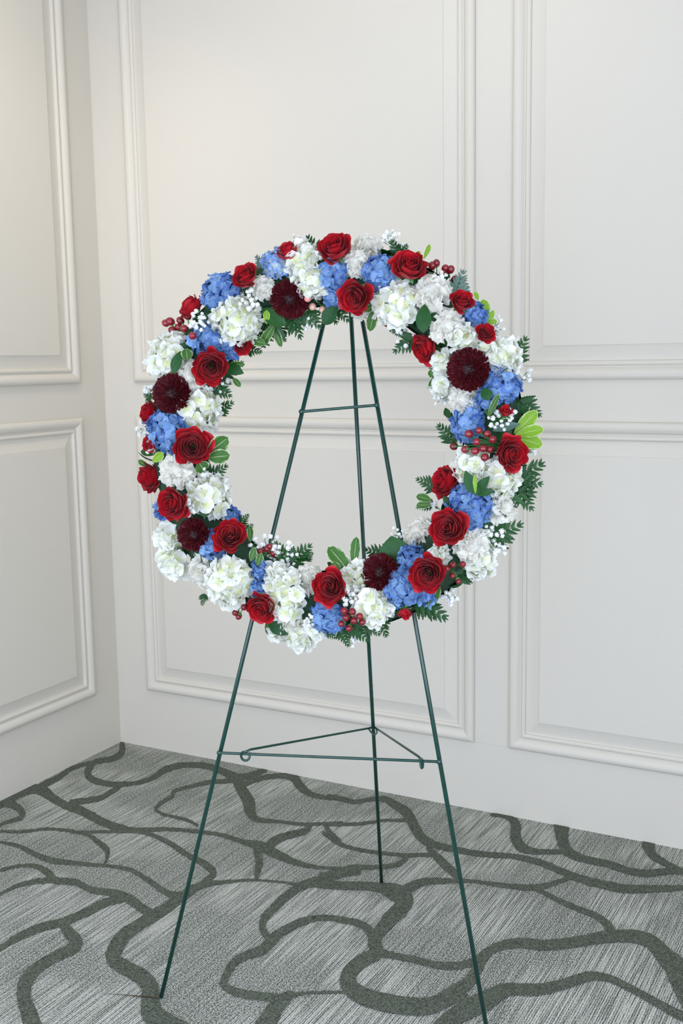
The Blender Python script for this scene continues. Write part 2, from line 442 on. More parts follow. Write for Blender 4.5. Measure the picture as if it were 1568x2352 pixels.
RIGHT_LINES = [
 [(-60,300,20),(-10,308,22),(60,325,20),(120,315,18),(190,310,25),(240,335,35),(300,375,45),(330,430,45),(360,480,45),(410,515,35),(500,540,28),(640,565,25),(780,575,25),(900,600,28),(1000,640,30),(1100,680,35),(1200,705,38),(1300,725,40),(1400,725,35),(1568,720,25),(1700,700,25),(1860,730,25),(2050,800,28)],
 [(-60,428,15),(-10,430,15),(100,425,15),(200,410,12),(280,410,15),(320,400,22)],
 [(-80,470,18),(-10,518,18),(80,545,16),(180,560,16),(300,570,16),(430,568,20)],
 [(400,540,25),(440,580,35),(480,620,40),(520,655,35),(545,685,25)],
 [(-90,672,40),(-10,650,35),(60,628,28),(160,625,18),(250,615,22),(290,590,25),(300,570,15)],
 [(-110,700,38),(-20,710,38),(100,712,40),(180,720,45),(240,740,80),(290,770,80),(270,820,75),(220,870,70),(170,930,60),(150,970,60),(160,1020,65),(90,1060,65),(40,1110,70),(30,1160,75),(80,1210,80),(180,1245,85),(300,1265,85),(400,1265,80),(460,1240,75),(520,1200,70),(580,1160,55),(620,1100,50),(640,1050,55),(700,1000,40),(800,975,45),(950,985,50),(1100,965,50),(1230,945,55),(1350,945,60),(1430,975,65),(1480,1030,80),(1530,1080,100),(1568,1150,110),(1620,1250,110),(1740,1340,90),(1880,1360,70)],
 [(280,740,50),(370,695,35),(480,690,25),(600,690,14),(760,712,22),(880,720,28),(960,705,22),(1060,668,18)],
 [(890,722,18),(980,770,22),(1080,815,25),(1170,850,28),(1220,890,35),(1245,940,50)],
 [(690,385,14),(760,395,20),(800,430,45),(800,490,50),(830,535,45),(900,555,25),(1030,555,20)],
 [(1010,440,70),(1015,500,55),(1040,555,45),(1120,590,32),(1220,610,32),(1310,640,32),(1400,655,32),(1500,645,28),(1568,650,22),(1720,690,22),(1900,700,22)],
 [(1408,522,60),(1430,570,40),(1490,610,28),(1568,645,20)],
 [(-10,868,28),(80,885,32),(130,920,40),(150,970,45)],
 [(160,1015,55),(220,1030,30),(330,1050,30),(430,1075,32),(530,1080,35),(610,1060,38)],
 [(250,1620,70),(330,1500,70),(420,1400,72),(480,1340,75),(560,1290,90),(680,1230,90),(760,1190,60),(900,1190,55),(1020,1165,50),(1130,1130,45),(1220,1135,35),(1320,1180,32),(1430,1240,35),(1520,1290,40),(1620,1345,50),(1700,1440,60),(1730,1580,70)],
 [(540,1200,60),(560,1300,70)],
]
def carpet_lines():
    idx = 0
    for lines, ox in ((LEFT_LINES, 0), (RIGHT_LINES, 784)):
        for ln in lines:
            P = smooth_path(ln, 9)
            for _ in range(2):
                P = [P[0]] + [(P[i - 1] + 2 * P[i] + P[i + 1]) / 4 for i in range(1, len(P) - 1)] + [P[-1]]
            # rounded ends
            for end in (0, -1):
                a, b = (P[0], P[1]) if end == 0 else (P[-1], P[-2])
                d = (a - b)[:2]; d = d / (np.hypot(*d) + 1e-9)
                cap = [np.array([a[0] + d[0] * a[2] * q, a[1] + d[1] * a[2] * q, a[2] * w]) for q, w in ((0.2, 0.9), (0.38, 0.62), (0.5, 0.15))]
                P = cap[::-1] + P if end == 0 else P + cap
            rows = []
            n = len(P)
            last = [None, None]
            for i in range(n):
                a, b = P[max(0, i - 1)], P[min(n - 1, i + 1)]
                t = (b - a)[:2]; t = t / (np.hypot(*t) + 1e-9)
                nx, ny = -t[1], t[0]
                x, y = ox + P[i][0] / 2, 1680 + P[i][1] / 2
                w = P[i][2] / 4
                row = []
                for k in (0, 1):
                    off = (-1, 1)[k] * (w + rng.uniform(-.8, .8) * min(1, w / 3))
                    e = np.array([x + nx * off, y + ny * off])
                    if last[k] is not None and (e - last[k]) @ t < 0:
                        e = last[k]                     # do not let the inner edge fold back in a tight bend
                    last[k] = e
                    q = on_floor(*e)
                    q.x = max(q.x, 0.001); q.y = min(q.y, -0.001)
                    q.z = 0.0010 + 0.00004 * idx
                    row.append(q)
                rows.append(row)
            v = [p for r in rows for p in r]
            f = [(2 * i, 2 * i + 2, 2 * i + 3, 2 * i + 1) for i in range(n - 1)]
            o = obj('carpet_line', make_mesh('carpet_line', v, f, [M_CARPETLINE], False), floor)
            if idx == 0:
                o['label'] = 'dark green cut pile line winding across the carpet'
            idx += 1
carpet_lines()

# hairline paint seam between the two lower panels, and the carpet tile joint at the front foot
g = Geo(); g.box((1.3514, -0.0009, 0.2125), (1.4602, 0.0, 0.2138))
obj('paint_seam', g.mesh('paint_seam', [M_WALL], False), wall_back)
M_SEAM = mat('carpet_joint', (0.045, 0.034, 0.012), 0.95)
pts = [(240, 2285, .3), (280, 2288, .7), (320, 2291, 1.3), (345, 2293, 1.8), (364, 2296, 1.6)]
v = []
for x, y, w in pts:
    for k in (-1, 1):
        q = on_floor(x, y + k * w); q.z = 0.0032; v.append(q)
obj('carpet_joint', make_mesh('carpet_joint', v, [(2 * i, 2 * i + 1, 2 * i + 3, 2 * i + 2) for i in range(len(pts) - 1)], [M_SEAM], False), floor)

# ------------------------------------------------------------------ wire easel
FL, FR, FB = on_floor(370, 2293), on_floor(1123.5, 2400), on_floor(876, 2028)
APEX = Vector((1.421, -0.915, 1.613))
def along(P0, P1, px, py):
    """the point of the segment P0-P1 that lies closest to the line of sight through a pixel"""
    d = ray(px, py); e = P1 - P0; w = P0 - CAM
    b = d.dot(e); den = e.dot(e) - b * b
    t = (b * d.dot(w) - e.dot(w)) / den
    return P0 + e * t
easel = bpy.data.objects.new('wire_easel', None); col.objects.link(easel)
easel.location = ((FL + FR + FB) / 3); easel.location.z = 0
bpy.context.view_layer.update()
E0 = Vector(easel.location)
easel['label'] = 'dark green three-legged wire easel holding the flower wreath'
easel['category'] = 'easel'
def ez(name, paths, r, n=10):
    g = Geo()
    for p in paths:
        g.tube([Vector(q) - E0 for q in p], r, n)
    return obj(name, g.mesh(name, [M_EASEL]), easel)
LR = 0.0046
nrm = (FR - FL).cross(APEX - FL).normalized()
if nrm.dot(CAM - FL) < 0: nrm = -nrm
for F, off in ((FL, 0), (FR, 0), (FB, -1)):
    top = F + (APEX - F) * 0.968
    ez('leg', [[F + Vector((0, 0, LR * 0.4)), top]], LR, 12)
e1 = (FR - FL).normalized()
# top hinge: bent rod tying the three leg tops together
tl, tr, tb = (F + (APEX - F) * 0.955 for F in (FL, FR, FB))
ez('hinge', [[tl - e1 * 0.01, (tl + tr) / 2, tr + e1 * 0.01], [(tl + tr) / 2, tb - nrm * 0.006]], 0.0034)
fo = nrm * (LR + 0.0012)
ua, ub = along(FL, APEX, 690, 945), along(FR, APEX, 872, 930)
la, lb = along(FL, APEX, 503, 1727), along(FR, APEX, 1009, 1748)
for a, b in ((ua, ub), (la, lb)):
    d = (b - a).normalized() * 0.005
    a, b = a + fo, b + fo
    cb = ez('crossbar', [[a - d, a, b, b + d]], 0.0030)
    for q in (a, b):
        g = Geo(); g.ball(q - E0, 0.0058, 10, 8)
        obj('weld', g.mesh('weld', [M_EASEL]), cb)
# V-shaped brace hooked over the lower crossbar and the back leg
ha, hb = along(la + fo, lb + fo, 563, 1731), along(la + fo, lb + fo, 968, 1747)
hc = along(FB, APEX, 862, 1672)
upv = Vector((0, 0, 1)); bd = (lb - la).normalized()
def hook(c, side, k):
    """the teardrop curl at the end of the brace wire, down round the bar and back up"""
    s = []
    for i in range(13):
        a = math.radians(75 + i * 27)
        s.append(c + bd * side * (0.0085 * math.cos(a)) + upv * (-0.0045 + 0.0105 * math.sin(a)) + nrm * (0.0062 - 0.0010 * i))
    return s
wa = hook(ha, 1, 0); wb = hook(hb, -0.35, 0)
pa, pb = hc - bd * 0.011 + nrm * 0.004, hc + bd * 0.009 + nrm * 0.003
ez('brace', [wa[::-1] + [ha + bd * 0.012 + upv * 0.010, pa, hc - nrm * 0.010 + upv * 0.001, pb, hb - bd * 0.006 + upv * 0.009] + wb], 0.0026)
ez('clip', [[pa, hc - bd * 0.003 + nrm * 0.008 - upv * 0.010, hc + bd * 0.006 + nrm * 0.007 - upv * 0.016, hc + bd * 0.010 + nrm * 0.004 - upv * 0.011, pb]], 0.0022)

# ------------------------------------------------------------------ wreath frame
E2 = nrm.cross(e1).normalized()
if E2.z < 0: E2 = -E2
R0, RT = 0.322, 0.066
OFF = 0.062
P_PLANE = FL + nrm * OFF
def hit_plane(px, py, h):
    d = ray(px, py); o = P_PLANE + nrm * h
    return CAM + d * ((o - CAM).dot(nrm) / d.dot(nrm))
WC = hit_plane(768, 1004, 0.05) - nrm * 0.05 - e1 * 0.021
WM = Matrix((( e1.x, E2.x, nrm.x, WC.x), (e1.y, E2.y, nrm.y, WC.y), (e1.z, E2.z, nrm.z, WC.z), (0, 0, 0, 1)))
WI = WM.inverted()
wreath = bpy.data.objects.new('flower_wreath', None); col.objects.link(wreath)
wreath.matrix_world = WM
wreath['label'] = 'round wreath of red roses, white and blue hydrangeas and burgundy mums on the easel'
wreath['category'] = 'wreath'
def lp(px, py, h):
    """pixel -> point in the wreath's own frame, h above its middle plane"""
    return WI @ hit_plane(px, py, h)
CAML = WI @ CAM
def surf(px, py, extra=0.0):
    """pixel -> (point on the ring of flower heads, outward normal, metres per pixel)"""
    h = 0.05
    for _ in range(8):
        p = lp(px, py, h)
        r = math.hypot(p.x, p.y); d = r - R0
        dd = max(-RT * 0.97, min(RT * 0.97, d))
        h = math.sqrt(RT * RT - dd * dd) * 0.6 + h * 0.4
    rad = Vector((p.x / r, p.y / r, 0))
    n = (rad * (dd / RT) + Vector((0, 0, 1)) * (h / RT)).normalized()
    mpp = (p - CAML).length / FPX
    return lp(px, py, (p + n * extra).z), n, mpp
def clock(p):
    hr = int(round(((math.pi / 2 - math.atan2(p.y, p.x)) / (2 * math.pi) * 12))) % 12
    return ('twelve', 'one', 'two', 'three', 'four', 'five', 'six', 'seven', 'eight', 'nine', 'ten', 'eleven')[hr] + " o'clock"

# foam ring and tray
def torus(R, fr, fz, nu=72, nv=14, zoff=0.0, a0=0.0, a1=2 * math.pi, rough=0.0):
    P = []
    for i in range(nu):
        a = 2 * math.pi * i / nu
        for k in range(nv):
            b = a0 + (a1 - a0) * k / (nv if a1 - a0 > 6.2 else nv - 1)
            q = 1 + rng.uniform(-rough, rough)
            r = R + fr * math.cos(b) * q
            P.append(Vector((r * math.cos(a), r * math.sin(a), zoff + fz * math.sin(b) * q)))
    v = P; f = []
    full = a1 - a0 > 6.2
    for i in range(nu):
        for k in range(nv - (0 if full else 1)):
            k2 = (k + 1) % nv; i2 = (i + 1) % nu
            f.append((i * nv + k, i2 * nv + k, i2 * nv + k2, i * nv + k2))
    return v, f
v, f = torus(R0, 0.056, 0.052, rough=0.05)
obj('foam_ring', make_mesh('foam_ring', v, f, [M_FOAM]), wreath, label='dark green foam ring under the flowers')
v, f = torus(R0, 0.059, 0.055, zoff=-0.001, a0=math.pi, a1=2 * math.pi)
obj('tray', make_mesh('tray', v, f, [M_TRAY]), wreath, label='green plastic tray at the back')
g = Geo()
ht = WI @ ((tl + tr) / 2 + nrm * 0.006)
g.tube([Vector((ht.x - 0.02, R0 * 0.98, -0.04)), ht + Vector((-0.006, 0.004, 0.004)), ht + Vector((0.006, 0.004, 0.004)), Vector((ht.x + 0.02, R0 * 0.98, -0.04))], 0.0012, 6)
obj('hanging_wire', g.mesh('hanging_wire', [M_EASEL]), wreath)

# ------------------------------------------------------------------ flower meshes (unit radius, facing +Z)
def rose_set(seed, N=27, close=0.0):
    r_ = random.Random(seed); out = []
    nu, nv = 9, 8
    for k in range(N):
        s = (k / (N - 1))
        az = k * 2.39996 + r_.uniform(-.4, .4)
        ha = 1.7 * (1 - s) ** 1.6 + 0.66 + r_.uniform(-.06, .1)
        Rm = (0.055 + 0.76 * s ** 0.9) * (1 - close * s)
        z0, zr = -0.62, 0.40 - 0.42 * s ** 2.2 + r_.uniform(-.05, .05)
        curl = (0.02 + 0.20 * s ** 1.3) * r_.uniform(0.6, 1.3)
        p1, p2 = r_.uniform(0, 6), r_.uniform(0, 6)
        P, T = [], []
        for i in range(nv):
            vv = (i / (nv - 1)) ** 0.8
            for j in range(nu):
                u = -1 + 2 * j / (nu - 1)
                w = vv * (1 - 0.26 * abs(u) ** 2.6)
                rad = Rm * math.sin(min(1.0, w * 1.22) * math.pi / 2) ** 0.62
                z = z0 + (zr - z0) * w ** 1.25
                c = max(0.0, (w - 0.66) / 0.34)
                cc = curl * (0.55 + 0.9 * abs(u) ** 1.5)
                rad += cc * c * c; z -= cc * 0.55 * c ** 3
                rad *= 1 + 0.13 * u * (1 - 0.45 * s)
                rad += (0.016 + 0.050 * s) * math.sin(4.5 * u + p1) * vv * vv
                z += (0.03 + 0.08 * s) * math.sin(3.8 * u + p2) * vv * vv
                a = az + u * ha
                P.append((rad * math.cos(a), rad * math.sin(a), z)); T.append(vv)
        g = Geo(); g.grid(P, nu, nv)
        out.append(make_mesh('rose_petal', g.v, g.f, [M_ROSE], attr={'t': T}))
    return out
ROSES = [rose_set(s) for s in (1, 2, 3)]
BUDS = [rose_set(s, 9, 0.3) for s in (7, 8)]
def rose_base():
    g = Geo()
    g.tube([(0, 0, -1.5), (0, 0, -0.85), (0, 0, -0.66), (0, 0, -0.45), (0, 0, -0.1)], [0.06, 0.06, 0.14, 0.2, 0.05], 8)
    for k in range(5):
        a = 2 * math.pi * k / 5
        P = []
        for i in range(5):
            t = i / 4
            for j in (-1, 0, 1):
                w = 0.13 * math.sin(math.pi * (0.15 + 0.85 * t)) * j
                r = 0.16 + 0.5 * t; z = -0.62 + 0.12 * math.sin(t * 3) - (0.06 if j else 0.0)
                P.append((r * math.cos(a) - w * math.sin(a), r * math.sin(a) + w * math.cos(a), z))
        g.grid(P, 3, 5)
    return g.mesh('rose_base', [M_STEM])
ROSE_BASE = rose_base()

def carnation_set(seed, N=28):
    r_ = random.Random(seed); out = []
    nu, nv = 11, 5
    for k in range(N):
        s = (k / (N - 1)) ** 0.75
        az = k * 2.39996 + r_.uniform(-.3, .3)
        el = math.radians(84 - 84 * s + r_.uniform(-8, 8))
        ln = 0.58 + 0.42 * s + r_.uniform(-.05, .04)
        ha = (0.95 - 0.40 * s)
        if s < 0.35: ha = 1.3
        p1 = r_.uniform(0, 6); p2 = r_.uniform(0, 6); fr = r_.uniform(5, 7)
        P, T = [], []
        for i in range(nv):
            vv = i / (nv - 1)
            for j in range(nu):
                u = -1 + 2 * j / (nu - 1)
                ser = (0.07 if j % 2 else 0) * (vv > 0.9)
                l = ln * vv * (1 - 0.16 * u * u) - ser * ln
                e = el + (0.24 + 0.14 * (1 - s)) * vv * vv * math.sin(fr * u + p1) - 0.25 * s * vv * vv
                a = az + u * ha * (0.45 + 0.55 * vv) + 0.12 * vv * math.sin(4 * u + p2)
                P.append((l * math.cos(e) * math.cos(a), l * math.cos(e) * math.sin(a), l * math.sin(e) - 0.25)); T.append(vv)
        g = Geo(); g.grid(P, nu, nv)
        out.append(make_mesh('carnation_petal', g.v, g.f, [M_CARN], attr={'t': T}))
    return out
CARNS = [carnation_set(s) for s in (21, 22)]
def carnation_base():
    g = Geo(); g.ball((0, 0, -0.05), 0.40, 10, 8); nb = len(g.f)  # white ball added inside so less light is lost between the petals
    g.tube([(0, 0, -1.4), (0, 0, -0.85), (0, 0, -0.75), (0, 0, -0.35), (0, 0, -0.2)], [0.05, 0.05, 0.15, 0.19, 0.1], 8)
    return make_mesh('carnation_base', g.v, g.f, [M_STEM, M_CARN], midx=[1] * nb + [0] * (len(g.f) - nb), attr={'t': [1.0] * len(g.v)})
CARN_BASE = carnation_base()

def floret_mesh(seed, m, ruffle, wid):
    r_ = random.Random(seed)
    v, f, T = [], [], []
    nu, nv = 6, 5
    for q in range(4):
        a = q * math.pi / 2 + r_.uniform(-.22, .22)
        lift = 0.12 * (q % 2) + r_.uniform(-.08, .10)
        cup = r_.uniform(-0.22, 0.34); ph = r_.uniform(0, 6); L_ = r_.uniform(0.88, 1.1)
        edge = r_.uniform(-0.10, 0.22)
        b = len(v)
        for i in range(nv):
            vv = i / (nv - 1)
            w = wid * (math.sin(math.pi * (0.08 + 0.74 * vv)) ** 0.7)
            for j in range(nu):
                u = -1 + 2 * j / (nu - 1)
                y = L_ * (vv * (1 - 0.20 * u * u * vv) + 0.03 + 0.03 * vv * math.cos(5 * u + ph))
                x = w * u
                z = lift * vv + cup * vv * vv - 0.08 * math.sin(vv * 3) + ruffle * vv * vv * math.sin(3.4 * u + ph) + edge * u * u * vv
                v.append((x * math.cos(a) - y * math.sin(a), x * math.sin(a) + y * math.cos(a), z)); T.append(vv)
        for i in range(nv - 1):
            for j in range(nu - 1):
                f.append((b + i * nu + j, b + i * nu + j + 1, b + (i + 1) * nu + j + 1, b + (i + 1) * nu + j))
    g = Geo(); g.ball((0, 0, 0.05), 0.075, 6, 4)
    b = len(v)
    v += g.v; T += [0.3] * len(g.v)
    f += [tuple(b + i for i in q) for q in g.f]
    return make_mesh('floret', v, f, [m], attr={'t': T})
FLORETS = {'white': [floret_mesh(s, M_CREAM, 0.20, 0.80) for s in range(31, 39)],
           'blue': [floret_mesh(s, M_BLUE, 0.12, 0.62) for s in range(41, 48)],
           'pale': [floret_mesh(s, M_PALEBLUE, 0.12, 0.62) for s in range(51, 55)]}
def hydrangea_base():
    g = Geo()
    g.ball((0, 0, -0.12), 0.66, 12, 8, (1, 1, 0.8))
    g.tube([(0, 0, -1.5), (0, 0, -0.5)], 0.07, 8)
    for k in range(16):
        z = 1 - 1.2 * (k + .5) / 16; r = math.sqrt(max(0, 1 - z * z)); a = k * 2.4
        g.tube([(0, 0, -0.4), (r * math.cos(a) * .85, r * math.sin(a) * .85, z * .72)], 0.022, 5)
    return g
HYD_BASE = {k: hydrangea_base().mesh('hydrangea_base', [m]) for k, m in (('white', M_CORE), ('blue', M_CORE_BLUE), ('pale', M_CORE_BLUE))}

def mum_mesh(seed, N=380):
    """a ball of quilled, blunt, incurved petals; the innermost are short and leave a dark hollow"""
    r_ = random.Random(seed); g = Geo(); T = []
    for k in range(N):
        s = math.sqrt((k + 0.5) / N)
        th = math.radians(4 + 100 * s) + r_.uniform(-.05, .05); az = k * 2.39996 + r_.uniform(-.08, .08)
        axis = Vector((math.sin(th) * math.cos(az), math.sin(th) * math.sin(az), math.cos(th)))
        tang = Vector((-math.sin(az), math.cos(az), 0))
        inw = tang.cross(axis)
        if inw.z < 0: inw = -inw
        L0, L1 = 0.22, (0.46 + 0.52 * min(1, s * 1.5) ** 0.8) * r_.uniform(0.88, 1.03)
        wd = 0.031 + 0.014 * s
        sp = r_.uniform(-0.06, 0.06)
        P = []
        n = 6
        for i in range(n):
            t = i / (n - 1)
            l = L0 + (L1 - L0) * t - 0.05 * max(0, t - 0.8) / 0.2
            c = axis * l + inw * ((0.26 * s) * t ** 3 - 0.08 * s * t) + tang * sp * t
            w = wd * (0.6 + 0.9 * t) * (1.0 if i < n - 1 else 0.8)
            for j in (-1, 0, 1):
                q = c + tang * (w * j) + inw * (0.045 * abs(j) * (0.4 + 0.6 * t)) + axis * (-0.02 * abs(j) * t)
                P.append(Vector((q.x, q.y, q.z * 0.72 - 0.12))); T.append(0.1 + 0.9 * t)
        g.grid(P, 3, n)
    return make_mesh('mum_petals', g.v, g.f, [M_MUM], attr={'t': T})
MUMS = [mum_mesh(s) for s in (61, 62)]
g = Geo(); g.ball((0, 0, -0.12), 0.42, 12, 8, (1, 1, 0.72)); g.tube([(0, 0, -1.4), (0, 0, -0.4)], 0.07, 8)
MUM_BASE = g.mesh('mum_base', [M_MUMC])

def leaf_mesh(name, m, ny=10, nx=5, shape=1.0, tip=1.0, wavy=0.0, seed=1, fold=0.16):
    """length 1 along +Y, full width 1, upper side +Z"""
    r_ = random.Random(seed); P, Ea = [], []
    for i in range(ny):
        t = i / (ny - 1)
        w = 0.5 * max(0.012, math.sin(math.pi * (t ** shape) * 0.985 + 0.02)) ** tip
        ph = 1.2
        for j in range(nx):
            u = -1 + 2 * j / (nx - 1)
            x = w * u + (0.02 * math.sin(9 * t) * u if wavy else 0)
            z = fold * abs(u) * w - 0.14 * t * t + 0.05 * math.sin(3 * t) + wavy * math.sin(8 * t + ph) * abs(u)
            P.append((x, t, z)); Ea.append(abs(u) if t < 0.92 else 1.0)
    g = Geo(); g.grid(P, nx, ny)
    return make_mesh(name, g.v, g.f, [m], attr={'e': Ea})
LEAVES = {'dark': leaf_mesh('leaf_dark', M_LEAF, shape=0.9, tip=0.8),
          'var': leaf_mesh('leaf_variegated', M_VAR, shape=1.25, tip=0.8, wavy=0.03),
          'lime': leaf_mesh('leaf_lime', M_LIME, shape=1.35, tip=0.75, wavy=0.02),
          'grey': leaf_mesh('leaf_grey', M_GREYFERN, shape=0.95, tip=1.0),
          'fern': leaf_mesh('leaf_fern', M_FERN, shape=0.85, tip=1.0)}
def pinna_mesh(m):
    """one fern leaflet, toothed, length 1 along +Y"""
    n = 6; v = [(0, 0, 0)]; L_, R_ = [], []
    for i in range(1, n + 1):
        t = i / (n + 0.4)
        w = 0.19 * math.sin(math.pi * (0.30 + 0.68 * t)) + 0.02
        for tt, ww in ((t - 0.035, w * 0.72), (t + 0.03, w)):
            L_.append((-ww, tt, 0.05 * ww - 0.1 * tt * tt)); R_.append((ww, tt, 0.05 * ww - 0.1 * tt * tt))
    mid = [(0, p[1], -0.04 - 0.1 * p[1] ** 2) for p in L_]
    v = []; f = []
    for a, b, c in zip(L_, mid, R_): v += [a, b, c]
    k = len(L_)
    for i in range(k - 1):
        f += [(3 * i, 3 * i + 1, 3 * i + 4, 3 * i + 3), (3 * i + 1, 3 * i + 2, 3 * i + 5, 3 * i + 4)]
    v += [(0, 0, 0), (0, 1.02, -0.11)]
    a, t = len(v) - 2, len(v) - 1
    f += [(a, 1, 0), (a, 2, 1), (3 * k - 3, 3 * k - 2, t), (3 * k - 2, 3 * k - 1, t)]
    return make_mesh('leaflet', v, f, [m])
PINNA = {'fern': pinna_mesh(M_FERN), 'grey': pinna_mesh(M_GREYFERN)}
g = Geo(); g.tube([(0, 0, 0), (0, 0.5, 0.0), (0, 1.0, -0.03)], [0.012, 0.009, 0.004], 6)
RACHIS = g.mesh('rachis', [M_FERN])
def berry_mesh(m):
    g = Geo(); g.ball((0, 0, 0), 1.0, 14, 10, (0.95, 0.95, 1.08))
    g.ball((0, 0, 1.08), 0.10, 6, 4)
    return g.mesh('berry', [m])
BERRY = berry_mesh(M_BERRY); PINKB = berry_mesh(M_PINK)
def gyp_mesh(seed):
    r_ = random.Random(seed); g = Geo()
    for k in range(16):
        z = 1 - 1.7 * (k + .5) / 16; r = math.sqrt(max(0, 1 - z * z)); a = k * 2.4
        d = Vector((r * math.cos(a), r * math.sin(a), z)); t = d.orthogonal().normalized()
        t = (Matrix.Rotation(r_.uniform(0, 6), 3, d) @ t); b = d.cross(t)
        P = []
        for i in range(3):
            q = i / 2
            for j in (-1, 0, 1):
                P.append(d * (0.35 + 0.62 * q) + t * (j * 0.40 * (0.5 + 0.5 * q)) + b * (0.22 * q * (1 if j else 0.2)))
        g.grid(P, 3, 3)
    g.ball((0, 0, 0), 0.72, 8, 6)
    return g.mesh('blossom', [M_GYPS])
GYPS = [gyp_mesh(s) for s in (71, 72, 73)]

# ------------------------------------------------------------------ placing
def orient(n, fwd, jit=0.12):
    q = Vector((n.x * (1 - fwd), n.y * (1 - fwd), n.z + fwd * 0.8))
    q += Vector((rng.uniform(-jit, jit), rng.uniform(-jit, jit), 0))
    return q.normalized()

def add_rose(px, py, r, fwd=0.25, out=0.038, bud=False, aim=None):
    p, n, mpp = surf(px, py, out + max(0, 40 - r) * 0.0006)
    p = lp(px, py, p.z + (0.014 if px > 345 else 0.0))
    z = orient(n, fwd, 0.08) if aim is None else Vector(aim).normalized()
    s = r * mpp * (1.16 if bud else 1.14)
    M = frame(p, z, rng.uniform(0, 6.28), s)
    part = obj('rose', ROSE_BASE, wreath, M, label=('small red rosebud at ' if bud else 'deep red rose at ') + clock(p))
    for me in (rng.choice(BUDS) if bud else rng.choice(ROSES)):
        obj('petal', me, part)
ROSE_SPOTS = [
 (767, 566, 40, .25), (815, 682, 41, .45), (659, 574, 29, .15), (560, 632, 32, .3), (939, 608, 41, .2), (1061, 690, 29, .2),
 (972, 803, 37, .4), (1115, 764, 23, .3), (1177, 1044, 41, .12), (1017, 1107, 40, .4), (1027, 1212, 45, .5), (982, 1318, 44, .5),
 (756, 1346, 42, .5), (600, 1398, 37, .3), (528, 1230, 40, .45), (394, 1156, 40, .25), (441, 1025, 45, .45), (338, 1096, 38, .42),
 (338, 948, 29, .35), (341, 1019, 20, .35), (484, 844, 42, .4), (558, 795, 22, .45), (434, 702, 33, .25)]
for (x, y, r, fwd) in ROSE_SPOTS:
    add_rose(x, y, r, fwd)
add_rose(1161, 943, 21, bud=True, aim=(0.1, 0.6, 0.8), out=0.045)
add_rose(930, 1412, 22, bud=True, aim=(0.15, -0.85, 0.55), out=0.04)

def add_carnation(px, py, r, fwd=0.2, out=0.006, aim=None):
    p, n, mpp = surf(px, py, out)
    z = orient(n, fwd) if aim is None else Vector(aim).normalized()
    M = frame(p, z, rng.uniform(0, 6.28), r * mpp * 1.10)
    part = obj('carnation', CARN_BASE, wreath, M, label='ruffled white carnation at ' + clock(p))
    for me in rng.choice(CARNS):
        obj('petal', me, part)
for a in [(843, 562, 38), (814, 602, 35, .3), (600, 660, 32, .3), (822, 722, 24, .3, -.02), (1025, 748, 45, .3), (1062, 917, 44, .4), (1162, 1166, 44, .05),
          (957, 1220, 43, .4), (705, 1326, 40, .4), (672, 1440, 40, .1, .0), (460, 1320, 46, .15), (402, 1080, 45, .3), (435, 864, 40, .4),
          (990, 668, 48, .3), (1085, 1252, 46, .2)]:
    add_carnation(*a)

def add_hydrangea(px, py, r, colour='white', fwd=0.15, out=-0.004, n=None, fl=None):
    p, nn, mpp = surf(px, py, out)
    z = orient(nn, fwd)
    s = r * mpp * 1.07
    M = frame(p, z, rng.uniform(0, 6.28), s)
    nm = 'white_hydrangea' if colour == 'white' else 'blue_hydrangea'
    part = obj(nm, HYD_BASE[colour], wreath, M, label={'white': 'creamy white', 'blue': 'blue', 'pale': 'pale blue'}[colour] + ' hydrangea head at ' + clock(p))
    # floret size in head radii: florets keep about the same real size on every head
    real = (21.0 if colour == 'white' else 15.5) * mpp
    fr = min(0.62, real / s)
    cnt = int(2.9 / fr ** 2) + 5
    base = rng.randrange(100)
    for k in range(cnt):
        zz = 1 - 1.30 * (k + 0.5) / cnt
        rr = math.sqrt(max(0, 1 - zz * zz)); a = k * 2.39996 + base
        d = Vector((rr * math.cos(a), rr * math.sin(a), zz))
        pos = Vector((d.x, d.y, d.z * 0.75)) * (1 - 0.45 * fr) * rng.uniform(0.82, 1.06)
        t = (d + Vector((rng.uniform(-.5, .5), rng.uniform(-.5, .5), rng.uniform(-.3, .35)))).normalized()
        obj('floret', rng.choice(FLORETS[colour]), part, frame(pos, t, rng.uniform(0, 6.28), fr * rng.uniform(0.88, 1.12)))
for a in [(697, 597, 40), (715, 650, 38), (912, 700, 55), (1066, 778, 33), (1018, 832, 30), (1118, 800, 32), (1155, 818, 46), (1158, 862, 30),
          (1015, 890, 28), (1085, 1076, 44), (1146, 1098, 48), (1100, 1290, 40), (1010, 1270, 22), (815, 1322, 33, 'white', .3, .012), (854, 1392, 48),
          (655, 1368, 56), (640, 1325, 34), (530, 1336, 57), (395, 1240, 40), (400, 1290, 40), (478, 1140, 52), (458, 943, 52), (388, 818, 54), (547, 735, 58), (690, 1462, 40, 'white', .0, .0), (640, 1450, 28, 'white', .0, -.01), (728, 1440, 26, 'white', .0, -.01)]:
    add_hydrangea(*a)
for a in [(507, 674, 47), (474, 780, 38), (520, 800, 28), (768, 628, 38), (772, 682, 28), (872, 626, 41), (1090, 726, 32), (1152, 882, 45), (1120, 918, 30),
          (1074, 975, 42), (1080, 1160, 54), (945, 1283, 34), (925, 1348, 45), (975, 1368, 26), (755, 1415, 42), (600, 1312, 26), (594, 1350, 20),
          (487, 1250, 34), (530, 1186, 24), (374, 1172, 22), (388, 984, 53), (415, 1030, 26)]:
    add_hydrangea(*a, colour='blue')
add_hydrangea(637, 606, 36, colour='pale')
add_hydrangea(1145, 850, 24, colour='pale')

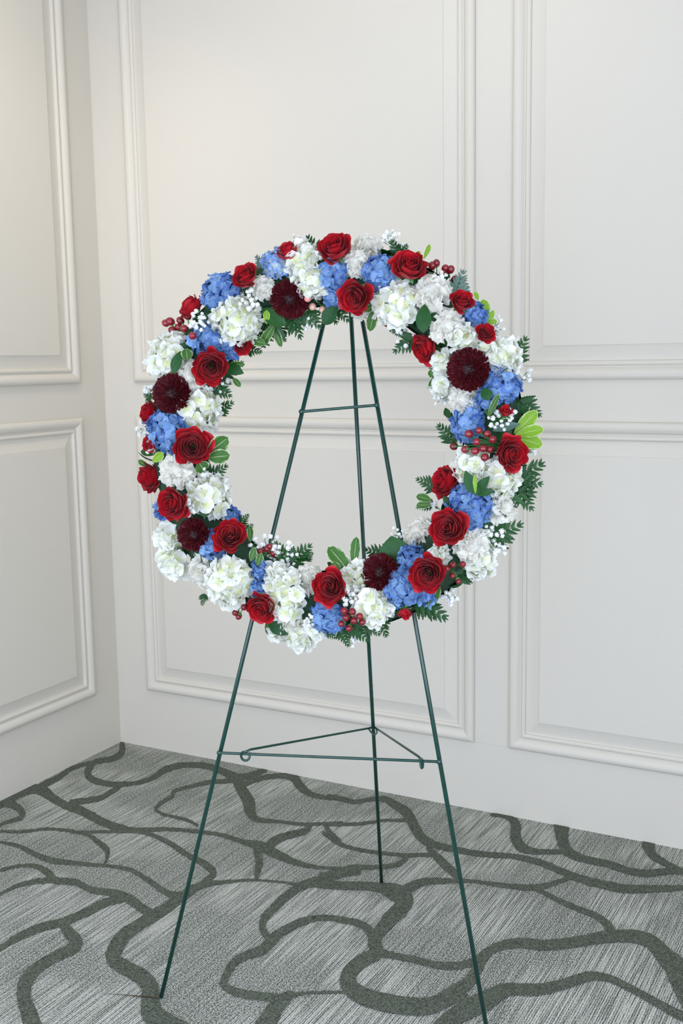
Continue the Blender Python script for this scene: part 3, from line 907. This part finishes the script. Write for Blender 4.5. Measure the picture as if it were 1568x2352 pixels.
for (x, y, r, fwd) in [(664, 688, 44, .45), (1074, 848, 49, .35), (870, 1313, 43, .5), (443, 1228, 38, .4), (392, 903, 45, .35)]:
    p, n, mpp = surf(x, y, 0.016)
    M = frame(p, orient(n, fwd, .05), rng.uniform(0, 6.28), r * mpp * 1.10)
    part = obj('burgundy_mum', MUM_BASE, wreath, M, label='dark burgundy chrysanthemum at ' + clock(p))
    obj('petals', rng.choice(MUMS), part, kind='stuff')

# ------------------------------------------------------------------ berries
def add_berries(pts, r=9.0, me=None, lift=0.03, label='cluster of dark red berries at '):
    q = [surf(x, y, lift + rng.uniform(-.006, .006)) for x, y in pts]
    # keep each berry on its line of sight after lifting it off the ring
    pos = []
    for (x, y), (p, n, mpp) in zip(pts, q):
        pos.append(lp(x, y, p.z))
    c = sum(pos, Vector()) / len(pos)
    n = q[0][1]
    root = c - n * 0.05
    g = Geo()
    for p in pos:
        mid = (root + p) / 2 + n * 0.012
        g.tube([root, mid, p], 0.0011, 5)
        d = (p - mid).normalized()
        g.tube([p - d * 0.008, p - d * 0.004], [0.002, 0.0062], 6)
    part = obj('berry_sprig', g.mesh('berry_sprig', [M_STEM]), wreath, label=label + clock(c))
    for p, (_, _, mpp) in zip(pos, q):
        d = (p - root).normalized() + Vector((0, 0, 0.6))
        obj('berry', me or BERRY, part, frame(p, d, 0, r * mpp * rng.uniform(0.92, 1.08)))
z2 = lambda ox, oy, L_: [(ox + x / 5.2267, oy + y / 5.2267) for x, y in L_]
add_berries(z2(310, 660, [(370,430),(425,410),(450,515),(545,400),(630,345),(525,480),(590,495),(690,580)]))
add_berries(z2(800, 510, [(1005,525),(1055,495),(1160,555),(1225,570),(1130,625),(1280,690)]))
add_berries(z2(980, 860, [(325,865),(405,745),(505,715),(625,675),(725,715),(790,780),(600,810),(460,900),(580,920),(680,890),(765,900),(695,995)]), lift=0.035)
add_berries(z2(760, 1220, [(155,955),(255,965),(180,1035),(275,1070),(125,1110),(215,1160),(345,1020),(375,1090)]), 8.5, lift=0.04)
add_berries(z2(560, 510, [(765,920),(820,1015),(945,1050)]), 8.5, PINKB, label='pink and cream berries at ')
add_berries([(561, 1394), (548, 1416), (541, 1406)], 8)
add_berries(z2(920, 1100, [(625,1030),(745,1025),(555,1075),(620,1160),(690,1225)]), 8)
add_berries([(619, 1256), (611, 1262), (598, 1266), (626, 1272)], 8)
add_berries([(889, 742)], 8.5, lift=0.0)

# ------------------------------------------------------------------ baby's breath
def add_spray(cx, cy, spread, n, root=None, lift=0.022, r=6.0):
    p0, nn, mpp = surf(cx, cy, lift)
    base = lp(*(root or (cx * 0.8 + 772 * 0.0 + cx * 0.2, cy)), max(0.0, p0.z - 0.05)) if root else p0 - nn * 0.045
    g = Geo(); tips = []
    for k in range(n):
        a = k * 2.39996 + rng.uniform(-.4, .4); d = spread * math.sqrt((k + .6) / n)
        q = lp(cx + d * math.cos(a), cy + d * math.sin(a), p0.z + rng.uniform(-0.012, 0.012))
        tips.append(q)
    for k, q in enumerate(tips):
        hub = base.lerp(sum(tips[(k // 4) * 4:(k // 4) * 4 + 4], Vector()) / len(tips[(k // 4) * 4:(k // 4) * 4 + 4]), 0.62)
        g.tube([base, hub, q], [0.0009, 0.0007, 0.0005], 4, False)
    part = obj('babys_breath', g.mesh('babys_breath_stems', [M_STEM]), wreath, label="spray of white baby's breath at " + clock(p0))
    for q in tips:
        d = ((q - base).normalized() + Vector((0, 0, .8))).normalized()
        obj('blossom', rng.choice(GYPS), part, frame(q, d, rng.uniform(0, 6), r * mpp * rng.uniform(0.65, 1.15)))
for a in [(688, 556, 22, 9, None, 0.0), (895, 548, 22, 14, (900, 590), 0.0), (918, 572, 16, 8, (915, 600), 0.0), (456, 738, 24, 16), (572, 690, 24, 11), (1146, 966, 26, 14),
          (1170, 950, 14, 6), (1138, 748, 22, 11, (1120, 780), 0.0), (1208, 862, 16, 6, (1170, 890), 0.0, 7), (1012, 912, 20, 16, (1030, 920), -.01, 4.2), (928, 782, 26, 14, (960, 770), -.01),
          (328, 984, 18, 9, (350, 985), 0.0), (346, 1028, 14, 8), (343, 898, 14, 9, (365, 890), 0.0), (505, 880, 22, 8, (480, 870), -.01), (432, 1166, 18, 12), (470, 985, 20, 9),
          (622, 1244, 22, 9, (600, 1260), -.01), (588, 1255, 18, 8), (655, 1284, 40, 26), (800, 1374, 18, 9), (806, 1472, 12, 4, (800, 1440), 0.0), (1128, 1240, 34, 22), (1150, 1262, 14, 6, (1120, 1240), 0.0),
          (1034, 1372, 18, 12, (1010, 1350), 0.0), (912, 1226, 16, 8, (930, 1240), -.01, 4), (715, 1425, 16, 10, None, 0.02, 4.2), (988, 1158, 12, 6, None, 0.0), (712, 742, 18, 7, None, -.01),
          (1010, 636, 16, 7), (470, 1085, 12, 5), (822, 1462, 16, 8, (815, 1440), 0.0, 4), (1222, 1035, 12, 6, (1195, 1040), 0.0)]:
    add_spray(*a)

# ------------------------------------------------------------------ ferns and leaves
def between(bx, by, tx, ty, hb, ht):
    a = surf(bx, by)[0]
    b = lp(tx, ty, ht if ht is not None else max(0.0, a.z * 0.55))
    a = lp(bx, by, hb if hb is not None else max(0.0, a.z - 0.012))
    return a, b
def along_frame(a, b, wide, tilt=0.0):
    y = (b - a); ln = y.length; y.normalize()
    toward = (CAML - a).normalized()
    x = y.cross(toward).normalized(); z = x.cross(y)
    R = Matrix((x, y, z)).transposed().to_4x4()
    return Matrix.Translation(a) @ R @ Matrix.Rotation(tilt, 4, 'Y') @ Matrix.Diagonal((wide, ln, max(wide, ln * 0.6), 1))
def add_fern(bx, by, tx, ty, kind='fern', pairs=6, width=0.56, hb=None, ht=None):
    a, b = between(bx, by, tx, ty, hb, ht)
    ln = (b - a).length
    M = along_frame(a, b, ln, rng.uniform(-.35, .35))
    part = obj('fern_frond', RACHIS, wreath, M, label='dark green fern frond at ' + clock(a))
    for i in range(pairs):
        t = (i + 0.6) / pairs
        l = width * (1.0 - 0.72 * t) * rng.uniform(0.9, 1.08)
        for s in (-1, 1):
            ang = s * math.radians(56 - 24 * t + rng.uniform(-6, 6))
            Mx = Matrix.Translation((0, 0.06 + 0.88 * t, 0)) @ Matrix.Rotation(-ang, 4, 'Z') @ Matrix.Rotation(rng.uniform(-.3, .3), 4, 'Y') @ Matrix.Diagonal((l * 1.0, l, l, 1))
            obj('leaflet', PINNA[kind], part, Mx)
    obj('leaflet', PINNA[kind], part, Matrix.Translation((0, 0.92, -0.02)) @ Matrix.Diagonal((.16, .16, .16, 1)))
for a in [(735, 600, 704, 543), (660, 705, 690, 776), (690, 700, 735, 752), (620, 745, 655, 782), (700, 715, 652, 768), (760, 690, 800, 738), (740, 690, 772, 742), (560, 780, 640, 752),
          (560, 800, 600, 808), (1040, 690, 1064, 622, 'grey'), (1170, 840, 1208, 776), (1185, 915, 1240, 955), (1165, 1110, 1246, 1064), (1170, 1095, 1243, 1112), (1170, 1110, 1222, 1170),
          (1110, 1240, 1197, 1204), (1035, 1330, 1108, 1302), (945, 1370, 1024, 1420), (955, 1380, 1000, 1420), (670, 1300, 632, 1246), (665, 1300, 713, 1252), (700, 1290, 718, 1270), (490, 950, 534, 924),
          (480, 880, 530, 910), (500, 870, 530, 882), (505, 860, 556, 832), (475, 1100, 520, 1070), (1050, 1020, 1006, 976), (1050, 960, 1020, 950), (1055, 1010, 1020, 1010), (1010, 1120, 957, 1100),
          (1000, 1150, 957, 1166), (780, 1440, 800, 1484), (800, 1430, 845, 1472), (835, 1430, 872, 1458), (870, 1410, 888, 1462), (740, 1440, 770, 1466), (925, 600, 900, 552), (915, 600, 935, 562), (895, 1280, 838, 1262),
          (470, 1360, 464, 1390), (545, 1210, 570, 1182), (555, 1225, 580, 1205), (380, 770, 368, 778), (1010, 850, 985, 845), (960, 770, 905, 808), (930, 760, 895, 760), (1100, 1140, 1225, 1130),
          (1040, 640, 1075, 660, 'grey'), (610, 620, 588, 588, 'grey'), (350, 920, 330, 905)]:
    add_fern(*a)
def add_leaf(bx, by, tx, ty, w, kind='dark', hb=None, ht=None, tilt=None):
    a, b = between(bx, by, tx, ty, hb, ht)
    mpp = (a - CAML).length / FPX
    obj('leaf', LEAVES[kind], wreath, along_frame(a, b, w * mpp, rng.uniform(-.4, .4) if tilt is None else tilt),
        label={'dark': 'glossy dark green leaf at ', 'var': 'green leaf with cream edges at ', 'lime': 'yellow-green leaf at ', 'grey': 'grey-green leaf at ', 'fern': 'small dark leaf at '}[kind] + clock(a))
H = 0.085
for a in [(914, 1300, 898, 1234, 76, 'dark', .035, .05), (655, 748, 600, 708, 40, 'dark', .05, .06), (972, 765, 974, 698, 36, 'dark', H, H), (985, 725, 1012, 735, 24, 'dark', .07, .07),
          (1090, 1135, 1068, 1082, 28, 'dark', .10, .11), (1092, 1136, 1122, 1094, 24, 'dark', .10, .11), (1090, 1132, 1133, 1128, 20, 'dark', .10, .10), (1092, 1135, 1090, 1090, 10, 'lime', .11, .12),
          (618, 1426, 660, 1458, 34, 'dark', .04, .04), (398, 858, 414, 806, 26, 'dark', H, H), (430, 830, 428, 800, 28, 'var', .08, .08), (352, 1046, 322, 1033, 20, 'dark'), (350, 1062, 374, 1040, 22, 'lime', .08, .08), (340, 1070, 316, 1058, 16, 'var'),
          (742, 745, 772, 704, 36, 'dark', .04, .05), (470, 1190, 468, 1140, 30, 'dark', .06, .06), (476, 1040, 524, 1006, 42, 'var', .06, .06), (476, 1052, 527, 1046, 36, 'var', .06, .06), (455, 1060, 470, 1084, 40, 'var', .06, .05),
          (806, 1318, 753, 1254, 40, 'var', .06, .06), (812, 1300, 818, 1232, 27, 'var', .05, .05), (790, 1322, 752, 1290, 26, 'dark', .05, .05), (780, 1318, 765, 1290, 20, 'var', .07, .07), (862, 705, 848, 762, 27, 'var', .03, .02), (835, 715, 862, 700, 20, 'var', .04, .04),
          (1112, 742, 1112, 686, 28, 'lime', .03, .03), (1118, 745, 1134, 712, 14, 'lime', .03, .03), (1098, 690, 1090, 670, 12, 'lime', .03, .03), (1115, 740, 1142, 738, 14, 'lime', .03, .03),
          (1180, 996, 1234, 944, 34, 'lime', .04, .04), (1182, 1000, 1248, 984, 30, 'lime', .045, .045), (1180, 1004, 1246, 1022, 36, 'lime', .04, .04), (1130, 990, 1195, 972, 22, 'grey', .06, .05), (1140, 1010, 1175, 990, 26, 'dark', .05, .05),
          (632, 742, 598, 796, 24, 'var', .04, .03), (628, 745, 646, 798, 18, 'var', .03, .02), (632, 745, 655, 785, 16, 'fern', .03, .02), (612, 745, 612, 712, 16, 'lime', .06, .06), (612, 790, 575, 780, 24, 'var', .04, .04), (520, 838, 558, 858, 26, 'dark', .04, .04), (525, 835, 562, 838, 16, 'var', .04, .04), (535, 868, 552, 888, 16, 'var', .03, .03),
          (992, 1150, 955, 1138, 22, 'var', .03, .03), (990, 1160, 955, 1160, 20, 'var', .03, .03), (972, 596, 988, 560, 12, 'lime', .03, .02), (955, 600, 962, 575, 14, 'lime', .03, .02), (613, 614, 588, 590, 14, 'grey', .03, .02), (575, 1246, 574, 1206, 16, 'var', .04, .04),
          (590, 1300, 600, 1270, 18, 'var', .07, .07), (575, 1290, 585, 1258, 18, 'var', .07, .07), (985, 1398, 1008, 1345, 26, 'var', .05, .05), (610, 1428, 622, 1460, 20, 'var', .03, .02), (1120, 920, 1112, 890, 30, 'dark', .09, .09), (1120, 960, 1145, 905, 16, 'var', .08, .09), (1118, 955, 1128, 940, 22, 'dark', .08, .08),
          (1000, 870, 985, 850, 20, 'var', .03, .03), (1005, 860, 984, 888, 14, 'var', .03, .03), (1030, 960, 1022, 935, 16, 'fern', .04, .03), (640, 1020, 640, 1020.5, 1, 'fern', .0, .0)][:-1]:
    add_leaf(*a)
# filler foliage close to the foam, seen dark between the blooms
for k in range(150):
    a = 2 * math.pi * k / 150 * 7 + rng.uniform(-.1, .1)
    b = rng.uniform(-0.35, math.pi + 0.35)
    rad = Vector((math.cos(a), math.sin(a), 0))
    n = rad * math.cos(b) + Vector((0, 0, 1)) * math.sin(b)
    base = rad * R0 + n * 0.048
    tang = Vector((-math.sin(a), math.cos(a), 0))
    d = (n * rng.uniform(0.15, 0.5) + tang * rng.uniform(-1, 1) + n.cross(tang) * rng.uniform(-1, 1)).normalized()
    x = d.cross(n).normalized(); z = x.cross(d)
    ln = rng.uniform(0.028, 0.045)
    M = Matrix.Translation(base) @ Matrix((x, d, z)).transposed().to_4x4() @ Matrix.Diagonal((ln * 0.55, ln, ln, 1))
    obj('filler_leaf', LEAVES['dark' if k % 3 else 'fern'], wreath, M)
